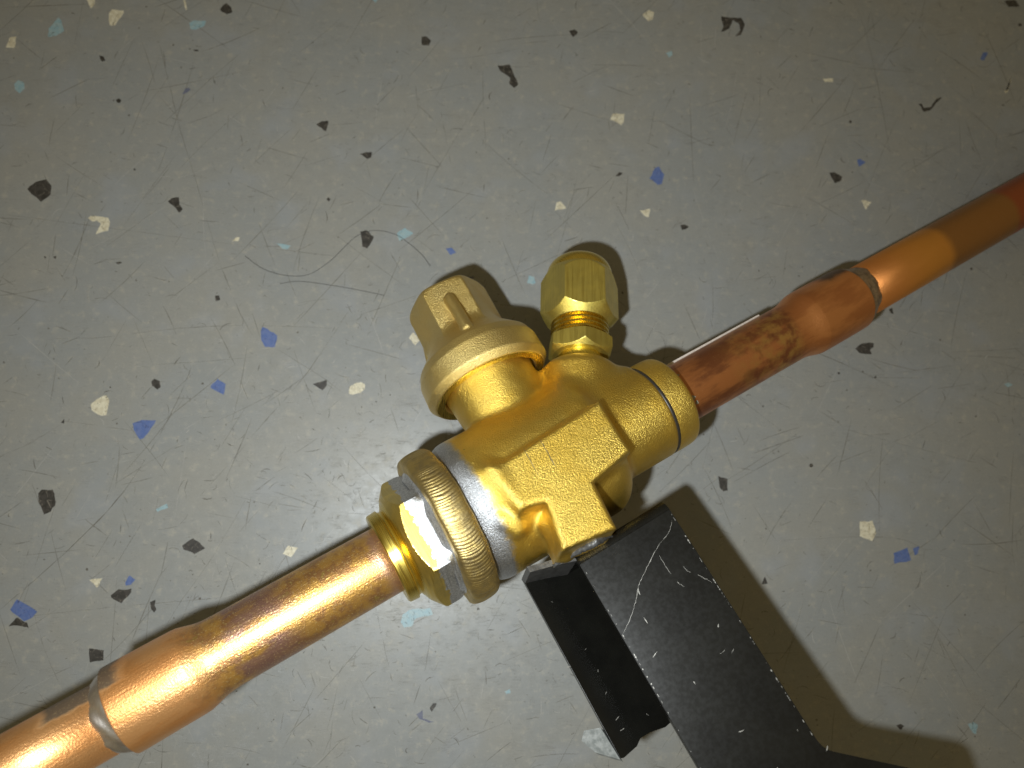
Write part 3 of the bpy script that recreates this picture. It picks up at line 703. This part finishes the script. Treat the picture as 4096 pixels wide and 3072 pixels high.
link("weld_toe", *sweep([(-27.6, 15.2), (-27.2, 15.6), (-26.6, 16.1), (-26.0, 17.2), (-25.4, 18.2), (-24.5, 18.4)], (0, 0, 0), (1, 0, 0), 96, lambda th, t_, r: r + 0.12 * math.sin(6 * th) + 0.1 * math.sin(17 * th), close=False), M['nut'], bpy.data.objects["weld_bead"])
# copper tubes
stub = lambda pts: sweep(smooth_prof(pts, 6), (0, 0, 0), (1, 0, 0), 96)
link("copper_tube", *stub([(-38.5, 8.45), (-60, 8.5), (-76, 8.5), (-81, 8.55), (-83.5, 8.85), (-86.5, 9.7), (-88.5, 9.98), (-96, 10.05), (-102.6, 10.1), (-103.6, 9.9), (-103.9, 8.7)]), M['cu_l'], valve)
link("copper_tube", *sweep([(-103, 8.0), (-130, 8.0), (-175, 8.0)], (0, 0, 0), (1, 0, 0), 96), M['cu_l'], valve)
link("copper_tube", *stub([(47.5, 8.4), (70, 8.45), (88, 8.5), (92.5, 8.55), (95, 8.9), (98.2, 9.8), (100.2, 10.0), (108, 10.05), (115.5, 10.0), (117.0, 9.8), (117.4, 8.7)]), M['cu_r'], valve)
link("copper_tube", *sweep([(116, 8.0), (150, 8.0), (202, 8.0), (237, 8.0)], (0, 0, 0), (1, 0, 0), 96), M['cu_r'], valve)
def braze(a0, sgn, w, h, seed):
    def f(th, t, r):
        k = (t - a0) / (sgn * w)
        ww = 0.80 + (0.10 if sgn < 0 else 0.15) * math.sin(2 * th + seed) + 0.06 * math.sin(5 * th + 2 * seed) + 0.04 * math.sin(9 * th)
        return (8.06 if k < ww else 7.8) + h * max(0.0, 1 - k / ww) ** 0.8 + (0.1 * math.sin(7 * th + 9 * k) if k < ww else 0)
    return sweep([(a0 + sgn * w * k / 14, 1) for k in range(-1, 15)], (0, 0, 0), (1, 0, 0), 96, f)
link("braze_ring", *braze(-103.4, -1, 4.3, 1.35, 0.6), M['silver'], valve)
link("braze_ring", *braze(116.8, 1, 6.5, 1.6, 2.1), M['dark_solder'], valve)
# crusts of dried flux where the outlet tube leaves the collar
V, F = [], []
for (a0, th0, ra) in ((50.0, -0.95, 1.5), (51.2, -1.05, 0.9), (49.6, 0.05, 0.5), (50.3, 0.55, 0.75), (51.0, 0.75, 0.55), (49.8, 0.95, 0.4), (50.6, -0.35, 0.35)):
    b0 = len(V); nn = 9
    V.append((a0, -8.56 * math.sin(th0), 8.56 * math.cos(th0)))
    for k in range(nn):
        q = 2 * math.pi * k / nn; rr = ra * random.uniform(0.7, 1.25)
        th1 = th0 + rr * math.sin(q) / 8.45
        V.append((a0 + rr * math.cos(q), -8.455 * math.sin(th1), 8.455 * math.cos(th1)))
    for k in range(nn): F.append((b0, b0 + 1 + k, b0 + 1 + (k + 1) % nn))
o = link("flux_residue", V, F, M['flux'], valve, smooth=False); o["kind"] = "stuff"
# thin pale strip added along the back of the outlet tube
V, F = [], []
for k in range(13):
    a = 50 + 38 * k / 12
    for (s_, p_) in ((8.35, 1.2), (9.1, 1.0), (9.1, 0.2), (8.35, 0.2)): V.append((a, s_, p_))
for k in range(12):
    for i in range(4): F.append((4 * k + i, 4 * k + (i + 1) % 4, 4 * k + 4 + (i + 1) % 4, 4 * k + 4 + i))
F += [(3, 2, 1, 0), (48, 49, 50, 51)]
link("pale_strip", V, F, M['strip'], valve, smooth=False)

# bracket: near flange, web and far flange of a bent black strap
bracket = bpy.data.objects.new("bracket", None)
sc.collection.objects.link(bracket); bracket.parent = valve
def plate(name, outline, p_top, th, parent, holes=(), edge=0.35):
    bm = bmesh.new()
    loops = [outline] + list(holes)
    es = []
    for lp in loops:
        vs = [bm.verts.new((x * MM, y * MM, p_top * MM)) for x, y in lp]
        es += [bm.edges.new((vs[i], vs[(i + 1) % len(vs)])) for i in range(len(vs))]
    r = bmesh.ops.triangle_fill(bm, use_beauty=True, use_dissolve=False, edges=es, normal=(0, 0, 1))
    faces = [f for f in bm.faces]
    bmesh.ops.recalc_face_normals(bm, faces=faces)
    if faces[0].normal.z < 0: bmesh.ops.reverse_faces(bm, faces=faces)
    ex = bmesh.ops.extrude_face_region(bm, geom=faces)
    vs = [g for g in ex['geom'] if isinstance(g, bmesh.types.BMVert)]
    bmesh.ops.translate(bm, verts=vs, vec=(0, 0, -th * MM))
    bmesh.ops.recalc_face_normals(bm, faces=bm.faces)
    me = bpy.data.meshes.new(name); bm.to_mesh(me); bm.free()
    me.materials.append(M['black'])
    o = bpy.data.objects.new(name, me); sc.collection.objects.link(o); o.parent = parent
    mod = o.modifiers.new("bevel", 'BEVEL'); mod.width = edge * MM; mod.segments = 2; mod.limit_method = 'ANGLE'; mod.angle_limit = math.radians(50)
    return o
def rounded(pts, r):
    """round the listed corners of a polygon: pts = [(x, y, radius or 0)]"""
    out = []
    n = len(pts)
    for i, (x, y, rr) in enumerate(pts):
        if rr == 0: out.append((x, y)); continue
        p = np.array([x, y]); a = np.array(pts[i - 1][:2]) - p; b = np.array(pts[(i + 1) % n][:2]) - p
        a = a / np.linalg.norm(a); b = b / np.linalg.norm(b)
        A_, B_ = p + a * rr, p + b * rr
        for k in range(6):
            q = k / 5
            out.append(tuple((1 - q) ** 2 * A_ + 2 * q * (1 - q) * p + q * q * B_))
    return out
near = rounded([(-1.3, -25.9, 0), (25.9, -25.9, 0), (24.7, -50.0, 0), (22.6, -86.6, 2.5), (34.5, -97.5, 0), (40.5, -103.0, 3.0), (30.0, -122.0, 2.0), (-5.8, -122.0, 0), (-3.3, -75.0, 0)], 0)
TILT = 0.20
def near_p(x): return 8.0 + (x - 12.0) * TILT
def lift(x, y):
    """outline measured at height 8 moved to the tilted plate's own height"""
    k = (184.0 - near_p(x)) / 176.0
    return ((x + 48.3) * k - 48.3, (y + 45.3) * k - 45.3)
near = [lift(*q) for q in near]
po = plate("bracket_plate", near, 8.0, 1.5, bracket, edge=0.25)
for v_ in po.data.vertices: v_.co.z += (v_.co.x / MM - 12.0) * TILT * MM
# rolled bend that carries the plate down into the web
V, F = [], []
for x in (near[0][0], near[1][0]):
    for rad in (2.7, 1.2):
        for k in range(9):
            an = math.pi / 2 * k / 8
            V.append((x, (near[0] if x < 5 else near[1])[1] + 0.05 + rad * math.sin(an), near_p(x) - 2.7 + rad * math.cos(an)))
for r0 in (0, 9):
    for k in range(8): F.append((r0 + k, r0 + k + 1, 18 + r0 + k + 1, 18 + r0 + k))
for c0 in (0, 18):
    for k in range(8): F.append((c0 + k, c0 + k + 1, c0 + 9 + k + 1, c0 + 9 + k))
F += [(0, 9, 27, 18), (8, 17, 35, 26)]
link("bracket_bend", V, F, M['black'], bracket, sharp=50)
far = rounded([(-11.8, -20.0, 0), (16.0, -24.0, 0), (13.0, -66.0, 2.0), (-0.2, -66.8, 0), (-4.2, -65.7, 0), (-7.2, -65.4, 0), (-9.0, -66.3, 0), (-14.1, -66.6, 1.2)], 0)
fo = plate("bracket_flange", far, -7.0, 1.5, bracket)
for v_ in fo.data.vertices: v_.co.z -= (v_.co.x / MM + 12.0) * 0.25 * MM
# web across the back: joins the two flanges, seen from its open side
def web(name, line, top, mat):
    V, F = [], []
    for (x, y) in line:
        for (dy, pz) in ((0, top(x)), (0, -8.5 - (x + 12.0) * 0.25), (-1.5, -8.5 - (x + 12.0) * 0.25), (-1.5, top(x))):
            V.append((x, y + dy, pz))
    for k in range(len(line) - 1):
        for i in range(4): F.append((4 * k + i, 4 * k + (i + 1) % 4, 4 * k + 4 + (i + 1) % 4, 4 * k + 4 + i))
    n = 4 * (len(line) - 1)
    F.extend([(3, 2, 1, 0), (n, n + 1, n + 2, n + 3)])
    return link(name, V, F, mat, bracket, smooth=False)
web("bracket_web", [(near[0][0] + 0.02, near[0][1] + 2.72), (near[1][0] - 0.02, near[1][1] + 2.72)], lambda x: near_p(x) - 2.5, M['black'])
web("bracket_web", [(-11.8, -19.6), (-6.0, -21.2), (near[0][0], near[0][1] + 2.6)], lambda x: 5.5, M['edge'])  # lighter copy of the black paint, light put into its colour
# turned down tab on the free end of the far flange
V = [(-14.1, -66.4, -7.2), (-14.2, -58.5, -7.2), (-17.4, -57.2, -10.5), (-19.0, -58.8, -11.5), (-17.6, -62.5, -11.0)]
V = V + [(x + 0.5, y - 0.9, z - 1.0) for x, y, z in V]
F = [(0, 1, 2, 3, 4), (9, 8, 7, 6, 5)] + [(i, 5 + i, 5 + (i + 1) % 5, (i + 1) % 5) for i in range(5)]
link("bracket_tab", V, F, M['tab_lit'], bracket, smooth=False)
# rough tack weld between the pad leg and the bracket
def tack():
    V, F = [], []
    n, k = 46, 8
    for i in range(n):
        f = i / (n - 1)
        c = np.array([-7.2 + 15.2 * f, -23.2 - 1.8 * f + 0.25 * math.sin(9 * f), 17.0 - 9.0 * abs(f - 0.62) ** 1.3 * 1.6])
        r0 = (0.55 + 0.35 * math.sin(5 * f + 1) ** 2) * (0.35 + math.sin(math.pi * min(max(f, .04), .96)))
        for j in range(k):
            an = 2 * math.pi * j / k
            r = r0 * (1 + rng.normal(0, 0.16))
            V.append(c + np.array([0.1 * rng.normal(), -r * math.cos(an), r * math.sin(an)]))
    for i in range(n - 1):
        for j in range(k):
            j2 = (j + 1) % k
            F.append((i * k + j, i * k + j2, (i + 1) * k + j2, (i + 1) * k + j))
    return V, F
link("tack_weld", *tack(), M['edge'], bracket)
# scratches through the paint
V, F = [], []
SCR = [[[24.61,-28.55],[23.52,-29.62],[21.75,-30.67],[17.3,-32.17],[12.93,-34.39],[8.42,-36.9],[6.02,-39.11],[1.99,-42.17],[-1.64,-44.18]],[[20.2,-38.93],[20.24,-39.95],[20.89,-41.08]],[[21.92,-42.24],[22.84,-43.72],[23.85,-45.68]],[[16.65,-41.05],[16.83,-41.89],[17.45,-42.86]],[[16.63,-33.81],[16.46,-36.97],[16.46,-38.96]]]
for l in SCR:
    ribbon([q + rng.normal(0, 0.05, 2) for q in dense([lift(*q) for q in l], 0.8)], 0.08, 8.02, V, F, jit=0.4)
for i in range(11):
    x, y = random.uniform(-2, 23), random.uniform(-100, -30)
    ribbon(arc(x, y, random.gauss(0.9, 0.9), random.uniform(0.4, 2.0), random.gauss(0, 0.8), 5), random.uniform(0.06, 0.24), 8.03, V, F, jit=0.4)
for a_, b_ in ((( -0.85, -26.5), (-3.0, -75)), ((-3.0, -75), (-5.2, -112)), ((25.5, -27), (24.35, -50)), ((24.35, -50), (22.4, -84))):
    for i in range(24):                     # chipped edges
        f = random.random(); q = np.array(lift(*a_)) * (1 - f) + np.array(lift(*b_)) * f
        dd = np.array(b_) - np.array(a_); dd /= np.linalg.norm(dd)
        L = random.uniform(0.1, 0.8)
        ribbon([q, q + dd * L / 2, q + dd * L], random.uniform(0.06, 0.22), 8.035, V, F, jit=0.5)
for i in range(8):
    x, y = random.uniform(-13, -2), random.uniform(-64, -25)
    ribbon(arc(x, y, random.gauss(0.9, 0.9), random.uniform(0.3, 1.4), random.gauss(0, 0.8), 5), random.uniform(0.06, 0.2), -100.0, V, F, jit=0.4)
V = [(x, y, -6.97 - (x + 12.0) * 0.25) if z < -50 else (x, y, z + near_p(x) - 8.0) for x, y, z in V]
o = link("paint_scratch", V, F, M['wear'], bracket, smooth=False); o["kind"] = "stuff"
